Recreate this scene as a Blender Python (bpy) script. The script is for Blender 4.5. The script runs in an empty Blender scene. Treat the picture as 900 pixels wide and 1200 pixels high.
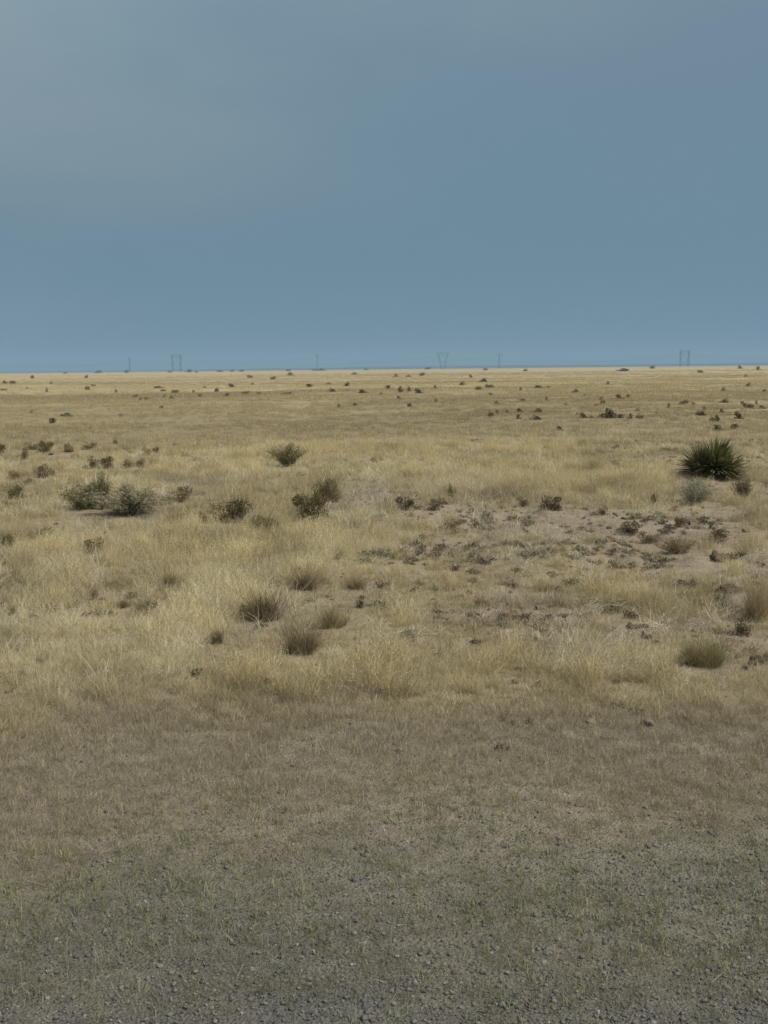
import bpy, math, random
import numpy as np
from mathutils import Vector, Matrix

SC = bpy.context.scene
COL = SC.collection
rng = np.random.default_rng(7)
random.seed(7)
R = math.radians

# ------------------------------------------------------------------ camera
EYE = 1.70
F = 1300.0                       # focal length in pixels of the 900 x 1200 photograph
PITCH = math.atan(168.0 / F)
ROLL = R(0.57)
fw = Vector((0, math.cos(PITCH), -math.sin(PITCH)))
rt0 = Vector((1, 0, 0))
up0 = rt0.cross(fw)
rt = rt0 * math.cos(ROLL) - up0 * math.sin(ROLL)
up = up0 * math.cos(ROLL) + rt0 * math.sin(ROLL)
cam_d = bpy.data.cameras.new('camera')
cam = bpy.data.objects.new('camera', cam_d)
COL.objects.link(cam)
cam.matrix_world = Matrix(((rt.x, up.x, -fw.x, 0), (rt.y, up.y, -fw.y, 0), (rt.z, up.z, -fw.z, EYE), (0, 0, 0, 1)))
cam_d.sensor_fit = 'VERTICAL'
cam_d.sensor_height = 24.0
cam_d.lens = 24.0 * F / 1200.0
cam_d.clip_start = 0.05
cam_d.clip_end = 30000.0
SC.camera = cam

# ------------------------------------------------------------------ noise and terrain
def _hash(ix, iy, seed):
    n = np.sin(ix * 127.1 + iy * 311.7 + seed * 74.7) * 43758.5453
    return n - np.floor(n)

def vnoise(x, y, scale, seed=0):
    x = np.asarray(x, float) / scale + seed * 3.17
    y = np.asarray(y, float) / scale - seed * 1.73
    ix, iy = np.floor(x), np.floor(y)
    fx, fy = x - ix, y - iy
    fx = fx * fx * (3 - 2 * fx); fy = fy * fy * (3 - 2 * fy)
    a = _hash(ix, iy, seed); b = _hash(ix + 1, iy, seed)
    c = _hash(ix, iy + 1, seed); d = _hash(ix + 1, iy + 1, seed)
    return (a * (1 - fx) + b * fx) * (1 - fy) + (c * (1 - fx) + d * fx) * fy

def fbm(x, y, scale, seed=0, octs=3):
    s, a, t = 0.0, 1.0, 0.0
    for o in range(octs):
        s = s + a * vnoise(x, y, scale / 2 ** o, seed + o * 11)
        t += a; a *= 0.5
    return s / t

def sm(a, b, v):
    t = np.clip((np.asarray(v, float) - a) / (b - a), 0, 1)
    return t * t * (3 - 2 * t)

def height(x, y):
    x = np.asarray(x, float); y = np.asarray(y, float)
    d = np.hypot(x, y)
    near = 1 - sm(12, 30, d)
    h = near * 0.020 * (fbm(x, y, 0.35, 5, 3) - 0.5) * (0.5 + sm(4, 8, d))
    h = h + 0.07 * (fbm(x, y, 2.4, 1, 3) - 0.5) * sm(4.5, 8, d) * (1 - sm(60, 120, d))
    h = h + 0.22 * (fbm(x, y, 11, 2, 2) - 0.5) * sm(9, 20, d) * (1 - sm(120, 300, d))
    h = h + 0.40 * (fbm(x, y, 46, 3, 2) - 0.5) * sm(25, 60, d)
    h = h + 0.9 * (fbm(x, y, 330, 4, 2) - 0.5) * sm(150, 400, d)
    # eroded bare ground: low broken ledges and hummocks
    reg = sm(0.4, 1.6, x - 0.10 * (y - 9)) * sm(6.2, 7.2, y) * (1 - sm(13.5, 16, y))
    n = fbm(x, y, 1.15, 15, 3)
    h = h + reg * (0.055 * sm(0.49, 0.535, n) + 0.035 * sm(0.60, 0.635, n) - 0.045)
    return h

def ray(px, py):
    d = fw + rt * ((px - 450.0) / F) + up * ((600.0 - py) / F)
    return d.normalized()

def at(px, py, far=1500.0):
    """Ground point seen at a pixel of the photograph (first hit on the terrain)."""
    d = ray(px, py)
    t = np.geomspace(1.5, far, 6000)
    x, y, z = d.x * t, d.y * t, EYE + d.z * t
    below = z < height(x, y)
    k = int(np.argmax(below)) if below.any() else len(t) - 1
    x, y = float(x[k]), float(y[k])
    return Vector((x, y, float(height(x, y)))), float(t[k])

_cache = {}
def at_c(px, py):
    if (px, py) not in _cache: _cache[(px, py)] = at(px, py)
    return _cache[(px, py)]

def blob(x, y, px, py, rx, ry, soft=0.5):
    """1 inside a ground patch given by its place and half sizes in the photograph, 0 outside."""
    c, t = at_c(px, py)
    c1, _ = at_c(px, py - ry); c0, _ = at_c(px, py + ry)
    rw = max(rx * t / F, 0.05); rl = max((c1.y - c0.y) / 2, 0.05)
    cy = (c1.y + c0.y) / 2
    q = np.hypot((x - c.x) / rw, (y - cy) / rl) + (fbm(x, y, 0.9 * (1 + t / 20), 31, 3) - 0.5) * 0.9
    return 1 - sm(1 - soft, 1 + soft, q)

# ------------------------------------------------------------------ what covers the ground where
BARE = [(745, 622, 170, 30), (830, 665, 130, 42), (860, 715, 75, 30), (810, 752, 140, 32), (740, 640, 60, 20), (430, 592, 46, 18), (610, 718, 75, 26),
        (500, 640, 40, 10), (720, 690, 70, 16), (880, 775, 60, 20), (535, 602, 80, 14)]
GOLD = [(250, 640, 190, 26), (640, 562, 170, 18), (90, 640, 70, 22), (240, 712, 60, 28), (730, 700, 40, 24), (60, 690, 60, 20),
        (200, 552, 200, 12), (420, 530, 260, 10), (380, 790, 90, 20)]
GREY = [(60, 745, 110, 26), (620, 712, 70, 26), (120, 770, 120, 20), (200, 575, 60, 14), (430, 590, 50, 18)]

def masks(x, y):
    x = np.asarray(x, float); y = np.asarray(y, float)
    w = (fbm(x, y, 1.1, 21, 4) - 0.5)
    yy = y + w * 1.5
    gravel = 1 - sm(2.75, 3.8, yy)
    olive = (1 - sm(3.4, 4.6, yy)) * (1 - gravel)
    mown = (1 - sm(4.7, 5.9, yy)) * (1 - gravel) * (1 - olive)
    field = np.clip(1 - gravel - olive - mown, 0, 1)
    near = y < 60
    bare = np.zeros_like(x); gold = np.zeros_like(x); grey = np.zeros_like(x)
    for b in BARE: bare = np.maximum(bare, blob(x, y, *b))
    for b in GOLD: gold = np.maximum(gold, blob(x, y, *b))
    for b in GREY: grey = np.maximum(grey, blob(x, y, *b))
    bare = np.where(near, bare, 0) * field; gold = np.where(near, gold, 0) * field; grey = np.where(near, grey, 0)
    bare = np.maximum(bare * (1 - gold * 0.5), field * 0.35 * sm(0.60, 0.72, fbm(x, y, 1.3, 41, 3)) * (1 - sm(15, 25, y)))
    return gravel, olive, mown, field, bare, gold, grey

def lerp(a, b, t):
    return a + (np.asarray(b) - a) * t[..., None]

def soil_colour(x, y):
    g, o, m, f, bare, gold, grey = masks(x, y)
    d = np.hypot(x, y)
    c = np.zeros(x.shape + (3,)) + np.array((0.345, 0.285, 0.175))
    c = lerp(c, (0.44, 0.362, 0.205), sm(12, 60, d))
    c = lerp(c, (0.36, 0.295, 0.205), bare)
    c = lerp(c, (0.27, 0.235, 0.165), m)
    c = lerp(c, (0.235, 0.212, 0.152), o)
    c = lerp(c, (0.155, 0.150, 0.132), g)
    # broad bands and patches of thinner and thicker cover out on the plain
    far = sm(16, 40, d)
    n1 = fbm(x * 0.3, y, 9, 51, 3); n2 = fbm(x * 0.3, y, 40, 52, 3); n3 = fbm(x, y, 5, 53, 2)
    c = lerp(c, (0.27, 0.22, 0.125), far * sm(0.50, 0.62, n1) * 0.65 * (1 - sm(100, 250, d)))
    c = lerp(c, (0.28, 0.225, 0.13), far * sm(0.5, 0.60, n2) * 0.45)
    c = lerp(c, (0.49, 0.405, 0.235), far * sm(0.52, 0.70, fbm(x * 0.3, y, 16, 55, 3)) * 0.6)
    c = lerp(c, (0.29, 0.24, 0.14), far * sm(0.56, 0.7, n3) * 0.3 * (1 - sm(40, 90, d)))
    v = 0.86 + 0.28 * fbm(x, y, 0.5, 61, 3)
    return c * v[..., None]

def grass_colour(x, y, r):
    g, o, m, f, bare, gold, grey = masks(x, y)
    d = np.hypot(x, y)
    c = np.zeros(x.shape + (3,)) + np.array((0.495, 0.418, 0.245))
    c = lerp(c, (0.562, 0.472, 0.265), sm(12, 60, d))
    c = lerp(c, (0.615, 0.52, 0.29), gold * 0.8)
    c = lerp(c, (0.40, 0.34, 0.23), grey * 0.8)
    c = lerp(c, (0.37, 0.315, 0.215), m * 0.85)
    c = lerp(c, (0.31, 0.272, 0.19), o * 0.9)
    c = lerp(c, (0.24, 0.23, 0.18), g * 0.9)
    far = sm(16, 40, d)
    c = lerp(c, (0.36, 0.29, 0.16), far * sm(0.50, 0.62, fbm(x * 0.3, y, 9, 51, 3)) * 0.6 * (1 - sm(100, 250, d)))
    c = lerp(c, (0.37, 0.30, 0.165), far * sm(0.5, 0.60, fbm(x * 0.3, y, 40, 52, 3)) * 0.5)
    pat = fbm(x, y, 0.8, 71, 3)
    c = lerp(c, (0.27, 0.23, 0.125), sm(0.54, 0.68, pat) * 0.65 * f * (1 - sm(20, 35, d)))
    c = lerp(c, (0.66, 0.585, 0.35), sm(0.55, 0.68, fbm(x, y, 1.0, 72, 3)) * 0.75 * f * (1 - sm(20, 35, d)))
    pale = (r > 0.93) * f * (1 - sm(18, 40, d))
    c = lerp(c, (0.66, 0.60, 0.44), pale * 0.8)
    sp = 0.44 * (1 - 0.75 * sm(25, 90, d))
    c = c * (1 - sp / 2 + sp * r)[..., None]
    return c

# ------------------------------------------------------------------ materials
def new_mat(name):
    m = bpy.data.materials.new(name); m.use_nodes = True
    nt = m.node_tree; nt.nodes.clear()
    out = nt.nodes.new('ShaderNodeOutputMaterial')
    return m, nt, out

def N(nt, typ, **kw):
    n = nt.nodes.new(typ)
    for k, v in kw.items(): setattr(n, k, v)
    return n

def L(nt, a, b): nt.links.new(a, b)

def mixc(nt, fac, a, b, blend='MIX'):
    n = N(nt, 'ShaderNodeMix', data_type='RGBA', blend_type=blend)
    for s, v in ((n.inputs[0], fac), (n.inputs[6], a), (n.inputs[7], b)):
        if hasattr(v, 'node'): L(nt, v, s)
        else: s.default_value = v if not isinstance(v, tuple) else (*v, 1)[:4]
    return n.outputs[2]

def leaf_mat(name, source, transl=0.3, var=0.35):
    """source: ('inst', attr) or ('obj',): where the base colour comes from; the mesh attribute 'shade' varies it leaf by leaf."""
    m, nt, out = new_mat(name)
    if source[0] == 'inst':
        a = N(nt, 'ShaderNodeAttribute', attribute_type='INSTANCER', attribute_name=source[1]); base = a.outputs['Color']
    elif source[0] == 'obj':
        a = N(nt, 'ShaderNodeObjectInfo'); base = a.outputs['Color']
    else:
        a = N(nt, 'ShaderNodeRGB'); a.outputs[0].default_value = (*source[1], 1); base = a.outputs[0]
    s = N(nt, 'ShaderNodeAttribute', attribute_type='GEOMETRY', attribute_name='shade')
    col = mixc(nt, 1.0, base, s.outputs['Color'], 'MULTIPLY')
    p = N(nt, 'ShaderNodeBsdfPrincipled'); p.inputs['Roughness'].default_value = 0.75
    p.inputs['Specular IOR Level'].default_value = 0.25
    L(nt, col, p.inputs['Base Color'])
    t = N(nt, 'ShaderNodeBsdfTranslucent'); L(nt, col, t.inputs['Color'])
    mx = N(nt, 'ShaderNodeMixShader'); mx.inputs[0].default_value = transl
    L(nt, p.outputs[0], mx.inputs[1]); L(nt, t.outputs[0], mx.inputs[2]); L(nt, mx.outputs[0], out.inputs[0])
    return m

M_GRASS = leaf_mat('dry_grass_blades', ('inst', 'tint'), 0.25)
M_LEAF = leaf_mat('shrub_leaves', ('obj',), 0.2)
M_BLADE = leaf_mat('tussock_blades', ('obj',), 0.25)
M_DEAD = leaf_mat('dead_straw', ('rgb', (0.34, 0.27, 0.15)), 0.2)
M_SKIRT = leaf_mat('dead_yucca_leaves', ('rgb', (0.27, 0.20, 0.12)), 0.1)

def rough_mat(name, source, scale, bump, c2mul=0.7, grain=60):
    m, nt, out = new_mat(name)
    if source[0] == 'inst':
        a = N(nt, 'ShaderNodeAttribute', attribute_type='INSTANCER', attribute_name=source[1]); base = a.outputs['Color']
    elif source[0] == 'obj':
        a = N(nt, 'ShaderNodeObjectInfo'); base = a.outputs['Color']
    else:
        a = N(nt, 'ShaderNodeRGB'); a.outputs[0].default_value = (*source[1], 1); base = a.outputs[0]
    g = N(nt, 'ShaderNodeNewGeometry')
    n = N(nt, 'ShaderNodeTexNoise'); n.inputs['Scale'].default_value = scale; n.inputs['Detail'].default_value = 6
    L(nt, g.outputs['Position'], n.inputs['Vector'])
    r = N(nt, 'ShaderNodeMapRange'); r.inputs[1].default_value = 0.3; r.inputs[2].default_value = 0.7
    r.inputs[3].default_value = c2mul; r.inputs[4].default_value = 1.25
    L(nt, n.outputs['Fac'], r.inputs[0])
    v = N(nt, 'ShaderNodeVectorMath', operation='SCALE'); L(nt, base, v.inputs[0]); L(nt, r.outputs[0], v.inputs['Scale'])
    p = N(nt, 'ShaderNodeBsdfPrincipled'); p.inputs['Roughness'].default_value = 0.92; p.inputs['Specular IOR Level'].default_value = 0.15
    L(nt, v.outputs[0], p.inputs['Base Color'])
    b = N(nt, 'ShaderNodeBump'); b.inputs['Strength'].default_value = bump; b.inputs['Distance'].default_value = 0.01
    L(nt, n.outputs['Fac'], b.inputs['Height']); L(nt, b.outputs[0], p.inputs['Normal'])
    L(nt, p.outputs[0], out.inputs[0])
    return m

M_STONE = rough_mat('road_gravel_stone', ('inst', 'tint'), 180, 0.5)
M_CLOD = rough_mat('crumbly_soil', ('inst', 'tint'), 60, 0.8)
M_CLOD_OBJ = rough_mat('crumbly_soil_lump', ('obj',), 50, 0.9)
M_WOOD = rough_mat('grey_brown_stems', ('rgb', (0.11, 0.085, 0.055)), 60, 0.3)
M_TRUNK = rough_mat('fibrous_yucca_trunk', ('rgb', (0.14, 0.10, 0.065)), 40, 0.8)
M_HILL = rough_mat('far_scrub_hills', ('rgb', (0.105, 0.078, 0.062)), 0.02, 0.0)

def metal_mat(name, c):
    m, nt, out = new_mat(name)
    p = N(nt, 'ShaderNodeBsdfPrincipled'); p.inputs['Roughness'].default_value = 0.6; p.inputs['Metallic'].default_value = 0.3
    g = N(nt, 'ShaderNodeNewGeometry')
    n = N(nt, 'ShaderNodeTexNoise'); n.inputs['Scale'].default_value = 0.8
    L(nt, g.outputs['Position'], n.inputs['Vector'])
    L(nt, mixc(nt, n.outputs['Fac'], tuple(v * 0.8 for v in c), tuple(v * 1.2 for v in c)), p.inputs['Base Color'])
    L(nt, p.outputs[0], out.inputs[0])
    return m
M_STEEL = metal_mat('weathered_galvanised_steel', (0.10, 0.105, 0.11))
M_WIRE = metal_mat('aluminium_conductor', (0.30, 0.31, 0.32))
M_INSUL = metal_mat('insulator_porcelain', (0.12, 0.10, 0.10))

def ground_mat():
    m, nt, out = new_mat('prairie_soil')
    a = N(nt, 'ShaderNodeAttribute', attribute_type='GEOMETRY', attribute_name='soil')
    g = N(nt, 'ShaderNodeNewGeometry')
    n1 = N(nt, 'ShaderNodeTexNoise'); n1.inputs['Scale'].default_value = 38; n1.inputs['Detail'].default_value = 8; n1.inputs['Roughness'].default_value = 0.7
    n2 = N(nt, 'ShaderNodeTexNoise'); n2.inputs['Scale'].default_value = 4.5; n2.inputs['Detail'].default_value = 8; n2.inputs['Roughness'].default_value = 0.65
    n3 = N(nt, 'ShaderNodeTexNoise'); n3.inputs['Scale'].default_value = 0.35; n3.inputs['Detail'].default_value = 9; n3.inputs['Roughness'].default_value = 0.7
    vo = N(nt, 'ShaderNodeTexVoronoi'); vo.inputs['Scale'].default_value = 95
    for n in (n1, n2, n3, vo): L(nt, g.outputs['Position'], n.inputs['Vector'])
    def rng_(s, lo, hi, a0=0.3, a1=0.7):
        r = N(nt, 'ShaderNodeMapRange'); r.inputs[1].default_value = a0; r.inputs[2].default_value = a1
        r.inputs[3].default_value = lo; r.inputs[4].default_value = hi; L(nt, s, r.inputs[0]); return r.outputs[0]
    f1 = rng_(n1.outputs['Fac'], 0.70, 1.30); f2 = rng_(n2.outputs['Fac'], 0.80, 1.2); f3 = rng_(n3.outputs['Fac'], 0.82, 1.18)
    mu = N(nt, 'ShaderNodeMath', operation='MULTIPLY'); L(nt, f1, mu.inputs[0]); L(nt, f2, mu.inputs[1])
    mv = N(nt, 'ShaderNodeMath', operation='MULTIPLY'); L(nt, mu.outputs[0], mv.inputs[0]); L(nt, f3, mv.inputs[1])
    v = N(nt, 'ShaderNodeVectorMath', operation='SCALE'); L(nt, a.outputs['Color'], v.inputs[0]); L(nt, mv.outputs[0], v.inputs['Scale'])
    p = N(nt, 'ShaderNodeBsdfPrincipled'); p.inputs['Roughness'].default_value = 0.95; p.inputs['Specular IOR Level'].default_value = 0.1
    L(nt, v.outputs[0], p.inputs['Base Color'])
    ad = N(nt, 'ShaderNodeMath', operation='MULTIPLY_ADD'); L(nt, vo.outputs['Distance'], ad.inputs[0]); ad.inputs[1].default_value = -0.6; L(nt, n1.outputs['Fac'], ad.inputs[2])
    b = N(nt, 'ShaderNodeBump'); b.inputs['Strength'].default_value = 0.9; b.inputs['Distance'].default_value = 0.02
    L(nt, ad.outputs[0], b.inputs['Height']); L(nt, b.outputs[0], p.inputs['Normal'])
    L(nt, p.outputs[0], out.inputs[0])
    return m

# ------------------------------------------------------------------ mesh helpers
def mesh_np(name, verts, faces, mat, shade=None):
    """faces: list of (k-sided) int arrays; shade: one factor per vertex."""
    me = bpy.data.meshes.new(name)
    verts = np.asarray(verts, np.float32)
    fl = [np.asarray(f, np.int32) for f in faces if len(f)]
    loops = np.concatenate([f.ravel() for f in fl])
    tot = np.concatenate([np.full(len(f), f.shape[1], np.int32) for f in fl])
    start = np.concatenate([[0], np.cumsum(tot)[:-1]]).astype(np.int32)
    me.vertices.add(len(verts)); me.vertices.foreach_set('co', verts.ravel())
    me.loops.add(len(loops)); me.loops.foreach_set('vertex_index', loops)
    me.polygons.add(len(tot)); me.polygons.foreach_set('loop_start', start)
    try: me.polygons.foreach_set('loop_total', tot)
    except Exception: pass
    if shade is not None:
        sh = np.asarray(shade, np.float32)
        if sh.ndim == 1: sh = np.repeat(sh[:, None], 3, 1)
        at_ = me.attributes.new('shade', 'FLOAT_COLOR', 'POINT')
        at_.data.foreach_set('color', np.concatenate([sh, np.ones((len(sh), 1), np.float32)], 1).ravel())
    me.materials.append(mat)
    me.update(calc_edges=True); me.validate()
    return me

def link(name, me, parent=None):
    o = bpy.data.objects.new(name, me); COL.objects.link(o)
    if parent is not None: o.parent = parent
    return o

def tag(o, label=None, cat=None, group=None, kind=None):
    for k, v in (('label', label), ('category', cat), ('group', group), ('kind', kind)):
        if v: o[k] = v
    return o

def empty(name, loc, scale=(1, 1, 1), rz=0.0):
    o = bpy.data.objects.new(name, None); COL.objects.link(o)
    o.empty_display_size = 0.1
    o.location = loc; o.scale = scale; o.rotation_euler = (0, 0, rz)
    return o

def blades(n, r0, length, width, lean, curve, rg, segs=3, jitter=0.35, droop=0.0):
    """n grass blades rooted within r0: arrays for one mesh."""
    az = rg.uniform(0, 2 * np.pi, n)
    rr = r0 * np.sqrt(rg.uniform(0, 1, n)); ra = rg.uniform(0, 2 * np.pi, n)
    bx, by = rr * np.cos(ra), rr * np.sin(ra)
    ln = length * rg.uniform(1 - jitter, 1 + jitter, n)
    le = np.abs(rg.normal(lean, lean * 0.5 + 0.08, n))
    cu = curve * rg.uniform(0.2, 1.6, n)
    tw = rg.uniform(0, np.pi, n)
    verts, quads = [], []
    px, py, pz = bx.copy(), by.copy(), np.zeros(n) - 0.01
    ang = le.copy()
    rows = []
    sx, sy = np.cos(az + np.pi / 2 + tw * 0.6), np.sin(az + np.pi / 2 + tw * 0.6)
    for s in range(segs + 1):
        w = width * (1 - (s / segs) ** 1.5 * 0.85) * 0.5
        a = np.stack([px - sx * w, py - sy * w, pz], 1); b = np.stack([px + sx * w, py + sy * w, pz], 1)
        rows.append((a, b))
        st = ln / segs
        px = px + np.cos(az) * np.sin(ang) * st; py = py + np.sin(az) * np.sin(ang) * st; pz = pz + np.cos(ang) * st
        ang = np.minimum(ang + cu / segs, np.pi * 0.62 + droop)
    V = np.stack([x for r_ in rows for x in r_], 1)           # n, 2*(segs+1), 3
    k = 2 * (segs + 1)
    base = np.arange(n)[:, None] * k
    for s in range(segs):
        quads.append(np.concatenate([base + 2 * s, base + 2 * s + 1, base + 2 * s + 3, base + 2 * s + 2], 1))
    sh = np.repeat(rg.uniform(0.7, 1.3, n), k)
    return V.reshape(-1, 3), np.concatenate(quads), sh

def leaves(P, size, rg, asp=0.4, nrm=None, jit=0.8):
    """a small four-cornered leaf at each point of P."""
    n = len(P)
    d = rg.normal(0, 1, (n, 3))
    if nrm is not None: d = nrm + d * jit
    d /= np.linalg.norm(d, axis=1)[:, None] + 1e-9
    e = np.cross(d, rg.normal(0, 1, (n, 3))); e /= np.linalg.norm(e, axis=1)[:, None] + 1e-9
    s = size * rg.uniform(0.6, 1.4, n)[:, None]
    V = np.stack([P - d * s * 0.5, P + e * s * asp * 0.5, P + d * s * 0.5, P - e * s * asp * 0.5], 1)
    q = np.arange(n)[:, None] * 4 + np.arange(4)[None]
    return V.reshape(-1, 3), q, np.repeat(rg.uniform(0.65, 1.35, n), 4)

def tube(pts, radii, sides=5):
    pts = [Vector(p) for p in pts]
    V, Q = [], []
    for i, p in enumerate(pts):
        t = (pts[min(i + 1, len(pts) - 1)] - pts[max(i - 1, 0)]).normalized()
        a = t.orthogonal().normalized(); b = t.cross(a)
        for k in range(sides):
            q = 2 * math.pi * k / sides
            V.append(p + (a * math.cos(q) + b * math.sin(q)) * radii[i])
    for i in range(len(pts) - 1):
        for k in range(sides):
            Q.append((i * sides + k, i * sides + (k + 1) % sides, (i + 1) * sides + (k + 1) % sides, (i + 1) * sides + k))
    return V, Q

def join(parts):
    """[(V, Q, shade)] -> one."""
    off, Vs, Qs, Ss = 0, [], [], []
    for V, Q, S in parts:
        V = np.asarray(V, float); Q = np.asarray(Q)
        Vs.append(V); Qs.append(Q + off); Ss.append(np.asarray(S)); off += len(V)
    return np.concatenate(Vs), np.concatenate(Qs), np.concatenate(Ss)

def lump(rg, sub, rough):
    """uneven stone or clod: a subdivided cube pushed about, unit size, base at z = 0"""
    n = sub
    g = np.linspace(-1, 1, n + 1)
    V, idx, Q = [], {}, []
    def vid(p):
        k = tuple(np.round(p, 5))
        if k not in idx: idx[k] = len(V); V.append(p)
        return idx[k]
    for ax in range(3):
        for s in (-1, 1):
            for i in range(n):
                for j in range(n):
                    c = []
                    for (u, v) in ((i, j), (i + 1, j), (i + 1, j + 1), (i, j + 1)):
                        p = [0, 0, 0]; p[ax] = s; p[(ax + 1) % 3] = g[u]; p[(ax + 2) % 3] = g[v]
                        c.append(vid(np.array(p, float)))
                    Q.append(c if s > 0 else c[::-1])
    V = np.array(V); V = V / np.linalg.norm(V, axis=1)[:, None] ** 0.75
    for o in range(5):
        k = rg.normal(0, 1.4 + o, 3); ph = rg.uniform(0, 6.28)
        V = V * (1 + rough / (1 + o * 0.6) * np.sin(V @ k + ph))[:, None]
    V[:, 2] = V[:, 2] * 0.6 + 0.35
    return V * 0.5, np.array(Q)

# ------------------------------------------------------------------ the ground sheet
def axis(segs):
    out = [segs[0][0]]
    for a, b, s0, s1 in segs:
        v, st = a, s0
        while v < b:
            f_ = (v - a) / (b - a)
            v += s0 * (s1 / s0) ** f_
            out.append(min(v, b))
    return np.unique(np.array(out))
ypos = axis([(-30, 0, 4, 0.4), (0, 2.2, 0.3, 0.03), (2.2, 7, 0.022, 0.03), (7, 20, 0.03, 0.12), (20, 80, 0.12, 1.0), (80, 600, 1.0, 12), (600, 3900, 12, 250)])
xpos = axis([(0, 3.2, 0.025, 0.03), (3.2, 9, 0.03, 0.10), (9, 40, 0.10, 1.2), (40, 300, 1.2, 15), (300, 2900, 15, 400)])
xs = np.concatenate([-xpos[::-1], xpos[1:]])
X, Y = np.meshgrid(xs, ypos)
Z = height(X, Y)
nx, ny = len(xs), len(ypos)
q = (np.arange(ny - 1)[:, None] * nx + np.arange(nx - 1)[None]).ravel()
me = mesh_np('ground', np.stack([X.ravel(), Y.ravel(), Z.ravel()], 1), [np.stack([q, q + 1, q + nx + 1, q + nx], 1)], ground_mat())
sc_ = soil_colour(X.ravel(), Y.ravel()).astype(np.float32)
a_ = me.attributes.new('soil', 'FLOAT_COLOR', 'POINT')
a_.data.foreach_set('color', np.concatenate([sc_, np.ones((len(sc_), 1), np.float32)], 1).ravel())
me.polygons.foreach_set('use_smooth', np.ones(len(me.polygons), bool))
tag(link('ground', me), 'dry prairie soil running flat out to the horizon', kind='structure')

# low dark strip of far scrub hills along the horizon
hx = np.linspace(-2600, 2600, 261)
hy = 3300 + 120 * np.sin(hx / 700)
hh = 2.4 + 7.0 * fbm(hx, hx * 0 + 9, 420, 81, 4) * sm(-900, 300, hx) + 2.6 * vnoise(hx, hx * 0, 45, 83) * (0.4 + 0.6 * sm(-900, 100, hx))
V = []
for i in range(len(hx)):
    for k, (dy, f_) in enumerate(((-260, 0), (-90, 0.75), (0, 1.0), (120, 0.7), (300, 0))):
        V.append((hx[i], hy[i] + dy, -1.0 + (hh[i] + 1.0) * f_))
Q = [(i * 5 + k, i * 5 + k + 1, i * 5 + k + 6, i * 5 + k + 5) for i in range(len(hx) - 1) for k in range(4)]
tag(link('hills', mesh_np('hills', V, [np.array(Q)[:, ::-1]], M_HILL)), 'low dark scrub rise along the far horizon', kind='structure')

# ------------------------------------------------------------------ where the shrubs and tussocks stand
# px, py of the base, width, height in the photograph, kind, colour, label
OLIVE = (0.150, 0.125, 0.046); DARK = (0.105, 0.080, 0.032); BROWN = (0.165, 0.120, 0.056); GRN = (0.195, 0.180, 0.080)
SAGE = (0.29, 0.26, 0.155); BRIGHT = (0.20, 0.205, 0.06); STRAW = (0.32, 0.27, 0.18); TAN = (0.43, 0.345, 0.19); STEELY = (0.34, 0.315, 0.215); KHAKI = (0.25, 0.20, 0.10)

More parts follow.
